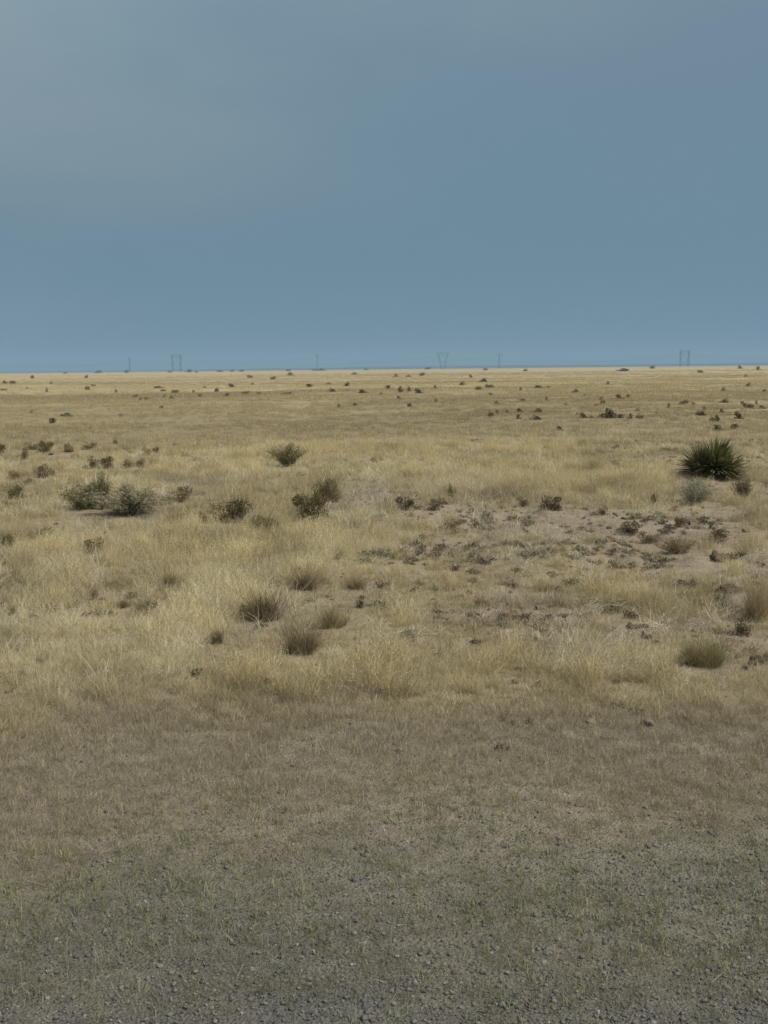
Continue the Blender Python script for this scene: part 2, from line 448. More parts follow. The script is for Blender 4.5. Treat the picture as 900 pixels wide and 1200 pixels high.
MID = [
 (815, 592, 42, 22, 'sage', STEELY, 'blue-grey sagebrush mound standing in front of the yucca'),
 (868, 590, 22, 22, 'sage', BROWN, 'small brown-grey twiggy sagebrush beside the blue-grey one near the yucca'),
 (645, 597, 30, 12, 'mat', DARK, 'low dark shrub at the edge of the bare clod-strewn soil'),
 (336, 547, 34, 20, 'sage', GRN, 'lone sparse green-grey shrub standing in open golden grass'),
 (100, 597, 50, 22, 'sage', GRN, 'green broom-like shrub beside the large grey-green one'),
 (155, 603, 96, 27, 'sage', SAGE, 'largest grey-green shrub, wide and soft, in the golden field'),
 (120, 597, 16, 34, 'sage', GRN, 'slim upright stalky shrub between the broom-like and large grey-green shrubs'),
 (208, 613, 28, 14, 'bush', OLIVE, 'small olive shrub just in front of the large grey-green shrub'),
 (213, 588, 22, 11, 'mat', BROWN, 'flat brown shrub just behind the small olive shrub'),
 (273, 612, 36, 32, 'bush', DARK, 'dark rounded brown shrub with a tiny companion beside it'),
 (238, 614, 10, 14, 'bush', OLIVE, 'tiny upright shrub next to the dark rounded brown shrub'),
 (253, 602, 24, 8, 'mat', KHAKI, 'thin low shrub linking the tiny upright and dark rounded shrubs'),
 (364, 610, 38, 34, 'bush', OLIVE, 'dark green-brown shrub, front one of the leaning pair'),
 (384, 588, 28, 27, 'bush', OLIVE, 'olive shrub rising behind the dark front one of the leaning pair'),
 (312, 623, 32, 20, 'bush', GRN, 'triangular green shrub between the dark rounded shrub and leaning pair'),
 (108, 549, 17, 9, 'mat', BROWN, 'brown shrub at the start of the short row of five'),
 (126, 550, 15, 12, 'bush', DARK, 'darkest round shrub in the short row of five'),
 (151, 549, 13, 9, 'bush', KHAKI, 'pale khaki shrub in the middle of the short row of five'),
 (165, 548, 10, 9, 'bush', KHAKI, 'smallest khaki shrub in the short row of five'),
 (180, 547, 11, 8, 'bush', DARK, 'small dark shrub closing the short row of five'),
 (54, 530, 15, 11, 'bush', OLIVE, 'olive round shrub behind the row of five, in pale grass'),
 (38, 527, 22, 5, 'mat', KHAKI, 'flat thin shrub touching the olive round shrub behind the row'),
 (29, 539, 9, 13, 'bush', KHAKI, 'narrow khaki shrub below the flat thin shrub in pale grass'),
 (81, 530, 11, 6, 'mat', OLIVE, 'small low olive shrub alone in pale grass above the row of five'),
 (2, 531, 8, 8, 'bush', DARK, 'tiny dark shrub cut by the picture edge at pale grass level'),
 (22, 562, 18, 9, 'bush', KHAKI, 'khaki shrub on the brownish patch before the row of five'),
 (55, 560, 20, 9, 'mat', BROWN, 'flat brown shrub on the brownish patch before the row of five'),
 (35, 568, 13, 7, 'bush', KHAKI, 'little khaki hump below the flat brown shrub of the brownish patch'),
 (18, 584, 30, 9, 'mat', OLIVE, 'low wide olive shrub on the level of the broom-like shrub'),
 (3, 648, 22, 24, 'bush', OLIVE, 'half-seen dark olive shrub at the picture edge beside golden grass'),
 (46, 633, 30, 14, 'bush', KHAKI, 'faint khaki shrub sunk in golden grass near the picture edge'),
 (135, 521, 6, 5, 'bush', BROWN, 'single tiny brown shrub in the pale grass above the row of five'),
 (183, 532, 7, 5, 'bush', BROWN, 'tiny brown shrub just beyond the last of the row'),
 (172, 534, 11, 6, 'mat', KHAKI, 'faint flat shrub behind the last two of the row'),
 (104, 527, 17, 5, 'mat', KHAKI, 'faint long flat shrub behind the first two of the row'),
 (112, 649, 28, 14, 'mat', BROWN, 'brown low shrub in golden grass below the broom-like shrub'),
 (201, 692, 34, 25, 'tuss', OLIVE, 'dark rounded grass clump standing before pale flattened straw'),
 (307, 726, 56, 36, 'tuss', DARK, 'largest, darkest bunchgrass clump with a black heart'),
 (358, 690, 52, 23, 'tuss', BROWN, 'broad brownish bunchgrass clump behind the largest dark one'),
 (388, 736, 40, 28, 'tuss', KHAKI, 'khaki bunchgrass clump beside the largest dark one'),
 (355, 766, 46, 40, 'tuss', OLIVE, 'olive ragged bunchgrass clump in front of the khaki one'),
 (255, 754, 22, 20, 'tuss', BROWN, 'small brown bunchgrass clump in front of pale flattened straw'),
 (168, 722, 38, 24, 'tuss', GRN, 'greenish bunchgrass clump with a brown tuft at its side'),
 (145, 712, 20, 11, 'tuss', BROWN, 'small brown tuft at the side of the greenish clump'),
 (111, 703, 12, 16, 'tuss', BROWN, 'thin dark tuft standing alone in tangled pale grass'),
 (20, 684, 14, 22, 'tuss', OLIVE, 'narrow dark clump amid whitish weeds near the picture edge'),
 (15, 720, 9, 13, 'tuss', DARK, 'tiny dark tuft below the narrow clump amid whitish weeds'),
 (419, 690, 28, 15, 'tuss', KHAKI, 'faint khaki clump next to the broad brownish one'),
 (424, 712, 14, 11, 'mat', DARK, 'small dark twiggy shrub in front of the faint khaki clump'),
 (399, 655, 22, 10, 'tuss', BROWN, 'low brown clump behind the broad brownish one'),
 (153, 690, 13, 8, 'tuss', BROWN, 'little brown tuft between the thin dark tuft and dark rounded clump'),
 (806, 777, 30, 26, 'tuss', KHAKI, 'khaki ragged tuft growing against the bright green clump'),
 (830, 781, 44, 33, 'tuss', BRIGHT, 'fresh bright green bunchgrass clump, the only green one'),
 (886, 728, 42, 54, 'tuss', TAN, 'tall tan grass clump above the bright green one'),
 (867, 744, 26, 15, 'mat', DARK, 'dark brown low shrub between tall tan and bright green clumps'),
 (477, 598, 24, 15, 'mat', DARK, 'dark twiggy low shrub in the middle of the grey-brown field'),
 (510, 598, 20, 9, 'mat', BROWN, 'brown low shrub next to the dark twiggy one in mid field'),
 (530, 621, 22, 9, 'mat', BROWN, 'brown flat shrub just in front of the dark twiggy one'),
 (556, 619, 12, 7, 'mat', DARK, 'tiny dark shrub beside the brown flat shrub in mid field'),
 (528, 586, 13, 12, 'sage', KHAKI, 'small sparse khaki shrub behind the dark twiggy one'),
 (613, 594, 16, 6, 'mat', OLIVE, 'thin olive strip of shrub beside the low dark one by bare soil'),
 (766, 593, 9, 13, 'bush', OLIVE, 'narrow olive shrub beside the blue-grey sagebrush mound'),
 (736, 623, 24, 10, 'mat', DARK, 'dark flat shrub on the bare soil below the narrow olive one'),
 (707, 604, 14, 8, 'mat', DARK, 'small dark shrub on bare soil behind the dark flat one'),
 (796, 618, 18, 12, 'mat', BROWN, 'dark brown hump on bare soil below the blue-grey sagebrush'),
 (760, 636, 22, 8, 'mat', BROWN, 'brown low shrub in front of the dark flat one on bare soil'),
 (841, 632, 26, 14, 'mat', BROWN, 'wide brown shrub on bare soil below the brown-grey sagebrush'),
 (792, 648, 40, 14, 'sage', KHAKI, 'wide khaki mound of dead brush on the clod-strewn soil'),
 (718, 714, 70, 10, 'mat', SAGE, 'grey-green ground-hugging brush before the pale straw by bare soil'),
]
GROW = {'tuss': (1.35, 1.15), 'bush': (1.1, 1.12), 'sage': (1.1, 1.05), 'mat': (1.1, 1.1)}
FOOT = []
for a_ in MID:
    p_, t_ = at(a_[0], a_[1])
    FOOT.append((p_.x, p_.y, a_[2] * GROW[a_[4]][0] * t_ / F / 2, t_))
FOOT.append((at(834, 562)[0].x, at(834, 562)[0].y, 0.45, 17.0))

def clear_of_plants(x, y, tall=False):
    k = np.ones(len(x), bool)
    for cx, cy, r_, t_ in FOOT:
        # the plant's own footprint, and a thinner apron round it
        q_ = np.hypot(x - cx, (y - cy) / (1.0 if t_ < 9 else 1.5)) / (r_ * 1.05 + 0.02)
        ap_ = (np.abs(x - cx) < r_ * 1.15) & (y < cy) & (y > cy - r_ * 3.0 - 0.05 * t_)
        k &= (q_ > 0.72) & (~ap_ | (rng.uniform(0, 1, len(x)) < (0.0 if tall else 0.3)))
    return k

# ------------------------------------------------------------------ scattered cover (stuff)
def proto_coll(name, meshes):
    c = bpy.data.collections.new(name)
    for i, me in enumerate(meshes):
        o = bpy.data.objects.new('%s_%02d' % (name, i), me); c.objects.link(o)
    return c

def scatter(name, label, coll, nvar, x, y, scale, tint, rotx=None, sink=0.0, flat=None):
    n = len(x)
    z = height(x, y) - sink
    me = bpy.data.meshes.new(name)
    me.vertices.add(n); me.vertices.foreach_set('co', np.stack([x, y, z], 1).astype(np.float32).ravel())
    rot = np.zeros((n, 3), np.float32); rot[:, 2] = rng.uniform(0, 6.283, n)
    if rotx is not None: rot[:, :2] = rng.normal(0, rotx, (n, 2))
    scl = np.repeat(np.asarray(scale, np.float32)[:, None], 3, 1)
    if flat is not None: scl[:, 2] *= flat
    for an, ty, val in (('rot', 'FLOAT_VECTOR', rot), ('scl', 'FLOAT_VECTOR', scl)):
        a = me.attributes.new(an, ty, 'POINT'); a.data.foreach_set('vector', val.astype(np.float32).ravel())
    a = me.attributes.new('var', 'INT', 'POINT'); a.data.foreach_set('value', rng.integers(0, nvar, n).astype(np.int32))
    a = me.attributes.new('tint', 'FLOAT_COLOR', 'POINT')
    a.data.foreach_set('color', np.concatenate([tint, np.ones((n, 1))], 1).astype(np.float32).ravel())
    me.update()
    o = link(name, me); tag(o, label, kind='stuff')
    ng = bpy.data.node_groups.new(name, 'GeometryNodeTree')
    ng.interface.new_socket('Geometry', in_out='INPUT', socket_type='NodeSocketGeometry')
    ng.interface.new_socket('Geometry', in_out='OUTPUT', socket_type='NodeSocketGeometry')
    gi = ng.nodes.new('NodeGroupInput'); go = ng.nodes.new('NodeGroupOutput')
    ip = ng.nodes.new('GeometryNodeInstanceOnPoints')
    ci = ng.nodes.new('GeometryNodeCollectionInfo'); ci.inputs['Collection'].default_value = coll
    ci.inputs['Separate Children'].default_value = True; ci.inputs['Reset Children'].default_value = True
    def na(nm, ty):
        k = ng.nodes.new('GeometryNodeInputNamedAttribute'); k.data_type = ty; k.inputs['Name'].default_value = nm
        return [s for s in k.outputs if s.enabled and s.name == 'Attribute'][0]
    e2r = ng.nodes.new('FunctionNodeEulerToRotation')
    ng.links.new(na('rot', 'FLOAT_VECTOR'), e2r.inputs[0])
    ng.links.new(gi.outputs[0], ip.inputs['Points']); ng.links.new(ci.outputs[0], ip.inputs['Instance'])
    ip.inputs['Pick Instance'].default_value = True
    ng.links.new(na('var', 'INT'), ip.inputs['Instance Index'])
    ng.links.new(e2r.outputs[0], ip.inputs['Rotation'])
    ng.links.new(na('scl', 'FLOAT_VECTOR'), ip.inputs['Scale'])
    ng.links.new(ip.outputs[0], go.inputs[0])
    o.modifiers.new('scatter', 'NODES').node_group = ng
    return o

def spread(n, d0, d1, power, margin=1.6):
    """n ground points between distances d0 and d1; per-area density falls as distance ** -power"""
    u = rng.uniform(0, 1, n * 3)
    e = 2 - power
    d = (d0 ** e + u * (d1 ** e - d0 ** e)) ** (1 / e) if abs(e) > 1e-6 else d0 * (d1 / d0) ** u
    hw = 0.37 * d + margin
    keep = rng.uniform(0, 1, len(d)) < (hw / d) / (0.37 + margin / d0)
    d, hw = d[keep], hw[keep]
    x = rng.uniform(-1, 1, len(d)) * hw
    return x[:n], d[:n]

def with_seed_heads(n, length, width, r0, lean, curve, rg, heads):
    V, Q, S = blades(n, r0, length, width, lean, curve, rg)
    if heads:
        tips = V.reshape(n, -1, 3)[:, -2]
        pick = rg.choice(n, heads, replace=False)
        P = np.repeat(tips[pick], 9, 0) - np.stack([rg.normal(0, .012, heads * 9), rg.normal(0, .012, heads * 9), rg.uniform(0, .09, heads * 9)], 1) * (length / 0.28)
        V2, Q2, S2 = leaves(P, 0.016 * length / 0.28, rg, 0.25)
        V, Q, S = join([(V, Q, S), (V2, Q2, S2 * 1.15)])
    return V, Q, S

def protos(name, count, fn, mat):
    out = []
    for i in range(count):
        V, Q, S = fn(np.random.default_rng(1000 + i * 17 + len(name)))
        out.append(mesh_np(name, V, [Q], mat, S))
    return proto_coll(name, out)

C_WEED = protos('weed_sprig', 6, lambda g: join([blades(16, 0.03, 0.045, 0.0042, 0.75, 0.9, g), blades(7, 0.03, 0.06, 0.002, 0.5, 0.7, g)]), M_GRASS)
C_SHORT = protos('short_tuft', 6, lambda g: with_seed_heads(44, 0.065, 0.0024, 0.06, 0.8, 0.9, g, 5), M_GRASS)
C_TUFT = protos('grass_tuft', 8, lambda g: with_seed_heads(64, 0.155, 0.0026, 0.075, 0.6, 1.1, g, 14), M_GRASS)
C_MIDT = protos('field_tuft', 6, lambda g: with_seed_heads(60, 0.125, 0.006, 0.17, 0.75, 1.0, g, 10), M_GRASS)
C_FART = protos('far_tuft', 5, lambda g: with_seed_heads(60, 0.15, 0.016, 0.55, 0.75, 0.8, g, 0), M_GRASS)
C_LITT = protos('straw_litter', 6, lambda g: blades(9, 0.09, 0.10, 0.0026, 1.5, 0.15, g, segs=2, jitter=0.6), M_GRASS)
def stone_fn(g):
    V, Q = lump(g, 2, 0.25); return V, Q, np.ones(len(V))
def clod_fn(g):
    V, Q = lump(g, 6, 0.2); return V, Q, np.ones(len(V))
def forb_fn(g):
    d = g.normal(0, 1, (70, 3)); d /= np.linalg.norm(d, axis=1)[:, None]
    P = d * g.uniform(0.3, 1, (70, 1)) * np.array((0.055, 0.055, 0.035)); P[:, 2] = np.abs(P[:, 2]) + 0.004
    return join([leaves(P, 0.022, g, 0.3), blades(14, 0.02, 0.075, 0.003, 0.8, 0.3, g)])
C_FORB = protos('dead_forb', 6, forb_fn, M_GRASS)
C_BUNCH = protos('golden_bunch', 6, lambda g: with_seed_heads(190, 0.24, 0.0030, 0.12, 0.42, 1.1, g, 40), M_GRASS)
C_TANGLE = protos('straw_tangle', 6, lambda g: with_seed_heads(46, 0.20, 0.0034, 0.09, 1.0, 1.5, g, 8), M_GRASS)
C_STONE = protos('gravel_stone', 6, stone_fn, M_STONE)
C_CLOD = protos('soil_crumb', 5, clod_fn, M_CLOD)

def lay(name, label, coll, nvar, pts, keepf, scalef, tintf, **kw):
    x, y = pts
    r = rng.uniform(0, 1, len(x))
    m = masks(x, y)
    k = rng.uniform(0, 1, len(x)) < keepf(x, y, m)
    if name not in ('gravel', 'dead_stalk_litter', 'plain_grass', 'straw_litter'): k &= clear_of_plants(x, y, name == 'bunch_grass')
    x, y, r = x[k], y[k], r[k]
    m = [v[k] for v in m]
    return scatter(name, label, coll, nvar, x, y, scalef(x, y, r, m), tintf(x, y, r), **kw)

SHORT = [(560, 680, 140, 34), (520, 750, 120, 24), (640, 735, 110, 30), (700, 690, 60, 16), (450, 700, 60, 16)]
def short_at(x, y):
    k = np.zeros_like(x)
    for b in SHORT: k = np.maximum(k, blob(x, y, *b, soft=0.7))
    return k
PALE = [(240, 712, 60, 30), (50, 690, 70, 30), (25, 725, 50, 20), (340, 742, 70, 32), (425, 592, 45, 20), (120, 640, 60, 20), (690, 770, 50, 20),
        (20, 660, 40, 20), (640, 640, 60, 20), (20, 548, 60, 10), (190, 540, 30, 12), (400, 795, 40, 14), (725, 705, 45, 20), (560, 575, 60, 12)]
def pale_at(x, y):
    k = np.zeros_like(x)
    for b in PALE: k = np.maximum(k, blob(x, y, *b, soft=0.8))
    return k
def tint_stone(x, y, r):
    c = np.array((0.185, 0.176, 0.152)) * (0.6 + 0.75 * r)[:, None]
    c[r > 0.96] = (0.33, 0.32, 0.29)
    return c
def tint_clod(x, y, r):
    return np.array((0.215, 0.175, 0.118)) * (0.45 + 0.9 * r)[:, None]
def tint_litter(x, y, r):
    near = 1 - sm(3.2, 5.5, y)
    c = lerp(np.zeros(x.shape + (3,)) + np.array((0.40, 0.33, 0.20)), (0.30, 0.285, 0.22), near)
    return c * (0.55 + 0.7 * r)[:, None]

lay('gravel', 'grey road gravel scattered over the shoulder at the verge', C_STONE, 6, spread(90000, 2.0, 6.0, 1.4),
    lambda x, y, m: np.clip(m[0] * 1.0 + m[1] * 0.30 + m[2] * 0.05 + 0.015, 0, 1), lambda x, y, r, m: 0.003 + 0.0055 * rng.uniform(0, 1, len(x)) + 0.011 * rng.uniform(0, 1, len(x)) ** 9, tint_stone, rotx=0.5)
lay('weeds', 'short olive weeds sprouting through the gravel verge', C_WEED, 6, spread(15000, 2.0, 6.5, 1.2),
    lambda x, y, m: np.clip((m[0] * 0.28 + m[1] * 1.0 + m[2] * 0.5 + m[3] * 0.1) * (0.4 + 0.7 * sm(0.4, 0.62, fbm(x, y, 0.35, 91, 3))), 0, 1),
    lambda x, y, r, m: 0.35 + 0.65 * rng.uniform(0, 1, len(x)) ** 1.5, lambda x, y, r: grass_colour(x, y, r) * np.array((0.84, 0.93, 0.74)))
lay('short_grass', 'short mown dry grass between the gravel verge and tall grass', C_SHORT, 6, spread(34000, 2.8, 9.0, 1.2),
    lambda x, y, m: np.clip((m[0] * 0.05 + m[1] * 0.35 + m[2] * 1.0 + m[3] * 0.55) * (0.5 + 0.6 * sm(0.35, 0.6, fbm(x, y, 0.4, 92, 3))), 0, 1),
    lambda x, y, r, m: (0.5 + 0.75 * rng.uniform(0, 1, len(x))) * (1 - 0.3 * m[2] - 0.5 * m[1] - 0.5 * m[0]), lambda x, y, r: grass_colour(x, y, r))
lay('straw_litter', 'loose dead straw lying over bare soil and gravel', C_LITT, 6, spread(16000, 2.0, 18, 1.5),
    lambda x, y, m: np.clip(0.5 + 0.5 * m[4] - 0.1 * m[0], 0, 1), lambda x, y, r, m: (0.45 + 0.8 * rng.uniform(0, 1, len(x))) * (0.35 + 0.65 * sm(3.5, 7, y)) * (0.9 + 0.03 * y), tint_litter, rotx=0.12, sink=-0.004)
lay('dead_stalk_litter', 'short broken grey stalks matted over the gravel verge', C_LITT, 6, spread(26000, 2.0, 7.5, 1.3),
    lambda x, y, m: np.clip(0.9 - 0.5 * m[3], 0, 1), lambda x, y, r, m: 0.18 + 0.5 * rng.uniform(0, 1, len(x)) ** 1.5,
    lambda x, y, r: lerp(np.zeros(x.shape + (3,)) + np.array((0.33, 0.285, 0.195)), (0.26, 0.25, 0.21), 1 - sm(3.0, 4.8, y)) * (0.25 + 1.2 * r)[:, None], rotx=0.22, sink=-0.003)
lay('dry_grass', 'tall golden dry grass covering the near field', C_TUFT, 8, spread(24000, 5.0, 17, 1.0),
    lambda x, y, m: np.clip(m[3] * (1 - 0.5 * short_at(x, y)) * (0.10 + 1.0 * sm(0.42, 0.62, fbm(x, y, 0.6, 93, 3)) + 0.5 * m[5]) * (1 - 0.74 * m[4]), 0, 1),
    lambda x, y, r, m: (0.45 + 0.55 * rng.uniform(0, 1, len(x)) + 0.25 * m[5]) * (0.65 + 0.35 * sm(5.5, 8, y)) * (1 - 0.3 * m[4]) * (1 - 0.45 * short_at(x, y)), grass_colour, rotx=0.08)
lay('bunch_grass', 'soft golden bunches of taller dry grass across the near field', C_BUNCH, 6, spread(2600, 5.6, 26, 1.0),
    lambda x, y, m: np.clip((0.12 + 0.8 * m[5] + 0.5 * sm(0.5, 0.66, fbm(x, y, 1.6, 101, 2))) * (1 - 0.8 * m[4]) * m[3] * (1 - 0.75 * short_at(x, y)), 0, 1) * 0.8,
    lambda x, y, r, m: (0.5 + 0.55 * rng.uniform(0, 1, len(x))) * (0.8 + 0.25 * m[5]), lambda x, y, r: grass_colour(x, y, 0.35 + 0.4 * r) * np.array((1.08, 1.06, 1.0)), rotx=0.08)
lay('field_grass', 'golden dry grass carpeting the middle of the plain', C_MIDT, 6, spread(32000, 13, 75, 1.3),
    lambda x, y, m: np.clip((0.2 + 0.95 * sm(0.32, 0.6, fbm(x, y, 2.2, 94, 3)) + 0.4 * m[5]) * (1 - 0.85 * m[4]), 0, 1),
    lambda x, y, r, m: 0.5 + 0.6 * rng.uniform(0, 1, len(x)), grass_colour, rotx=0.08)
lay('plain_grass', 'pale dry grass on the far plain below the horizon', C_FART, 5, spread(44000, 60, 420, 1.5, 8),
    lambda x, y, m: np.clip((0.45 + 0.6 * sm(0.35, 0.62, fbm(x, y, 9, 95, 3))) * (1 - 0.85 * sm(140, 420, y)), 0, 1),
    lambda x, y, r, m: (0.5 + 0.6 * rng.uniform(0, 1, len(x))) * (1 + 0.0012 * y), grass_colour, rotx=0.05)
lay('pale_straw', 'bleached straw lying in tangled swirls between the grass clumps', C_TANGLE, 6, spread(22000, 5.5, 20, 1.0),
    lambda x, y, m: np.clip(pale_at(x, y) * (0.15 + 0.9 * sm(0.42, 0.62, fbm(x, y, 0.5, 98, 3))), 0, 1) * 0.8 + 0.02 * m[3], lambda x, y, r, m: (0.5 + 0.7 * rng.uniform(0, 1, len(x))) * (0.8 + 0.02 * y),
    lambda x, y, r: np.array((0.64, 0.57, 0.40)) * (0.62 + 0.5 * r)[:, None], rotx=0.2)
def tint_forb(x, y, r):
    c = np.array((0.15, 0.12, 0.072)) * np.ones((len(x), 1))
    c[r > 0.45] = (0.19, 0.165, 0.115); c[r > 0.75] = (0.125, 0.13, 0.07); c[r > 0.92] = (0.075, 0.06, 0.04)
    return c
lay('dead_forbs', 'small dead brown forbs speckled through the grass and bare soil', C_FORB, 6, spread(14000, 4.6, 26, 1.2),
    lambda x, y, m: np.clip((0.10 + 0.9 * sm(0.5, 0.72, fbm(x, y, 0.9, 97, 3))) * (1 - 0.8 * m[5]) * (0.6 + 0.55 * m[4] + 0.7 * short_at(x, y)), 0, 1),
    lambda x, y, r, m: (0.45 + 1.1 * rng.uniform(0, 1, len(x)) ** 2) * (0.5 + 0.5 * sm(4.5, 8, y)), tint_forb, rotx=0.2)
lay('soil_crumbs', 'crumbly clods of bare soil among the dry grass', C_CLOD, 5, spread(18000, 5.0, 20, 1.2),
    lambda x, y, m: np.clip(m[4] * (0.25 + 0.9 * sm(0.5, 0.7, fbm(x, y, 0.6, 96, 2))) + 0.06, 0, 1), lambda x, y, r, m: 0.008 + 0.05 * rng.uniform(0, 1, len(x)) ** 4, tint_clod, rotx=0.4)

# ------------------------------------------------------------------ shrubs and tussocks: unit meshes (1 wide, 1 high, base at z 0)
def unit(V):
    V = np.asarray(V, float)
    lo = np.percentile(V, 1.0, 0); hi = np.percentile(V, 99.0, 0)
    s = max(hi[0] - lo[0], hi[1] - lo[1])
    V = V.copy()
    V[:, 0] = (V[:, 0] - (lo[0] + hi[0]) / 2) / s; V[:, 1] = (V[:, 1] - (lo[1] + hi[1]) / 2) / s
    V[:, 2] = V[:, 2] / hi[2]
    return V

def bush_points(rg, n, lobes, low):
    P, Nn = [], []
    for i in range(lobes):
        a = rg.uniform(0, 6.283); rr = 0.34 * math.sqrt(rg.uniform(0, 1))
        r = rg.uniform(0.13, 0.26)
        c = np.array((rr * math.cos(a), rr * math.sin(a), (r * 0.35 if i % 2 else rg.uniform(0.2, 0.7) * (1 - rr * (0.6 if low else 1.2)))))
        d = rg.normal(0, 1, (n // lobes, 3)); d /= np.linalg.norm(d, axis=1)[:, None]
        p = c + d * r * rg.uniform(0.55, 1.08, (len(d), 1)) * np.array((1, 1, 1.0))
        P.append(p); Nn.append(d)
    P = np.concatenate(P); Nn = np.concatenate(Nn)
    k = P[:, 2] > 0.0
    return P[k], Nn[k]

def stems(rg, n, top, r0, spreadr=0.35):
    parts = []
    for i in range(n):
        a = rg.uniform(0, 6.283); e = spreadr * rg.uniform(0.3, 1); h = top * rg.uniform(0.6, 1.0)
        pts = [(0.03 * math.cos(a), 0.03 * math.sin(a), -0.03), (e * 0.35 * math.cos(a), e * 0.35 * math.sin(a), h * 0.45),
               (e * math.cos(a + 0.3), e * math.sin(a + 0.3), h)]
        V, Q = tube(pts, (r0, r0 * 0.7, r0 * 0.2), 4)
        parts.append((V, Q, np.full(len(V), rg.uniform(0.8, 1.2))))
    return join(parts)

def far_shrub(seed, low):
    rg = np.random.default_rng(seed)
    P, Nn = bush_points(rg, 420, 10, low)
    V, Q, S = leaves(P, 0.13, rg, 0.55, Nn, 0.7)
    V2, Q2, S2 = stems(rg, 6, 0.7, 0.02)
    V, Q, S = join([(V, Q, S), (V2, Q2, S2 * 0.8)])
    return mesh_np('far_shrub', unit(V), [Q], M_LEAF, S)
FAR = [far_shrub(100 + i, i % 2) for i in range(8)]

def bush_set(seed):
    rg = np.random.default_rng(seed)
    P, Nn = bush_points(rg, 2600, 11, seed % 2)
    V, Q, S = leaves(P, 0.055, rg, 0.4, Nn, 0.8)
    Vt, Qt, St = blades(120, 0.3, 0.9, 0.008, 0.25, 0.4, rg)
    V, Q, S = join([(V, Q, S), (Vt, Qt, St * 1.1)])
    fo = mesh_np('bush_foliage', unit(V), [Q], M_LEAF, S)
    V, Q, S = stems(rg, 12, 0.72, 0.013)
    return {'foliage': fo, 'stems': mesh_np('bush_stems', V, [Q], M_WOOD, S)}
def tuss_set(seed):
    rg = np.random.default_rng(seed)
    parts = []
    for k in range(7):                      # several crowns of unequal height grown together
        V, Q, S = blades(130, 0.11, rg.uniform(0.4, 1.0), 0.0066, rg.uniform(0.4, 0.75), rg.uniform(0.5, 1.0), rg, segs=4, jitter=0.5)
        parts.append((V + np.array((rg.normal(0, 0.17), rg.normal(0, 0.15), 0)), Q, S * rg.uniform(0.8, 1.25)))
    V, Q, S = join(parts)
    bl = mesh_np('tussock_blades', unit(V), [Q], M_BLADE, S)
    V, Q, S = blades(430, 0.34, 0.8, 0.006, 0.55, 0.9, rg, segs=4)
    V = unit(V); V[:, 2] *= 0.9
    return {'blades': bl, 'dead_thatch': mesh_np('tussock_thatch', V, [Q], M_DEAD, S)}
def sage_set(seed):
    rg = np.random.default_rng(seed)
    parts = []
    tips = []
    for i in range(60):
        a = rg.uniform(0, 6.283); e = rg.uniform(0.05, 0.48); h = rg.uniform(0.55, 1.0) * (1 - e * 0.5)
        p = np.array([(0.04 * math.cos(a), 0.04 * math.sin(a), 0), (e * 0.5 * math.cos(a), e * 0.5 * math.sin(a), h * 0.55), (e * math.cos(a), e * math.sin(a), h)])
        t = rg.uniform(0.15, 1, (90, 1))
        q1 = np.where(t < 0.5, p[0] + (p[1] - p[0]) * t * 2, p[1] + (p[2] - p[1]) * (t * 2 - 1))
        tips.append(q1 + rg.normal(0, 0.028, q1.shape))
    P = np.concatenate(tips)
    nr = np.repeat(np.array([[0, 0, 1.0]]), len(P), 0) + P * np.array((1.2, 1.2, 0))
    V, Q, S = leaves(P, 0.06, rg, 0.16, nr, 0.5)
    fo = mesh_np('sage_foliage', unit(V), [Q], M_LEAF, S)
    V, Q, S = stems(rg, 22, 0.85, 0.01, 0.42)
    return {'foliage': fo, 'stems': mesh_np('sage_stems', V, [Q], M_WOOD, S)}
def mat_set(seed):
    rg = np.random.default_rng(seed)
    P, Nn = bush_points(rg, 1500, 12, 1)
    V, Q, S = leaves(P, 0.075, rg, 0.3, Nn, 0.9)
    fo = mesh_np('mat_foliage', unit(V), [Q], M_LEAF, S)
    V, Q, S = stems(rg, 26, 0.95, 0.011, 0.5)
    return {'foliage': fo, 'twigs': mesh_np('mat_twigs', V, [Q], M_WOOD, S)}
KINDS = {'bush': [bush_set(200 + i) for i in range(4)], 'tuss': [tuss_set(300 + i) for i in range(4)],
         'sage': [sage_set(400 + i) for i in range(3)], 'mat': [mat_set(500 + i) for i in range(3)]}
NAMES = {'bush': ('shrub', 'shrub', 'shrubs of the middle field'), 'tuss': ('bunchgrass', 'grass clump', 'bunchgrass clumps of the near field'),
         'sage': ('sagebrush', 'shrub', 'grey sagebrush'), 'mat': ('low_shrub', 'shrub', 'low dark shrubs')}

cnt = [0]
def plant(px, py, w, h, kind, colour, label):
    cnt[0] += 1
    p, t = at(px, py)
    s = t / F
    sets = KINDS[kind]; st = sets[cnt[0] % len(sets)]
    nm, cat, grp = NAMES[kind]
    root = empty(nm, p - Vector((0, 0, 0.01)), (w * s * GROW[kind][0], w * s * GROW[kind][0] * 0.9, h * s * GROW[kind][1] + 0.025 * min(1, t / 12) + 0.05 * float(sm(12, 15, t))), random.uniform(0, 6.28))
    tag(root, label, cat, grp)
    for part, me in st.items():
        o = link(part, me, root)
        o.color = (*colour, 1)
    return root

for a in MID: plant(*a)

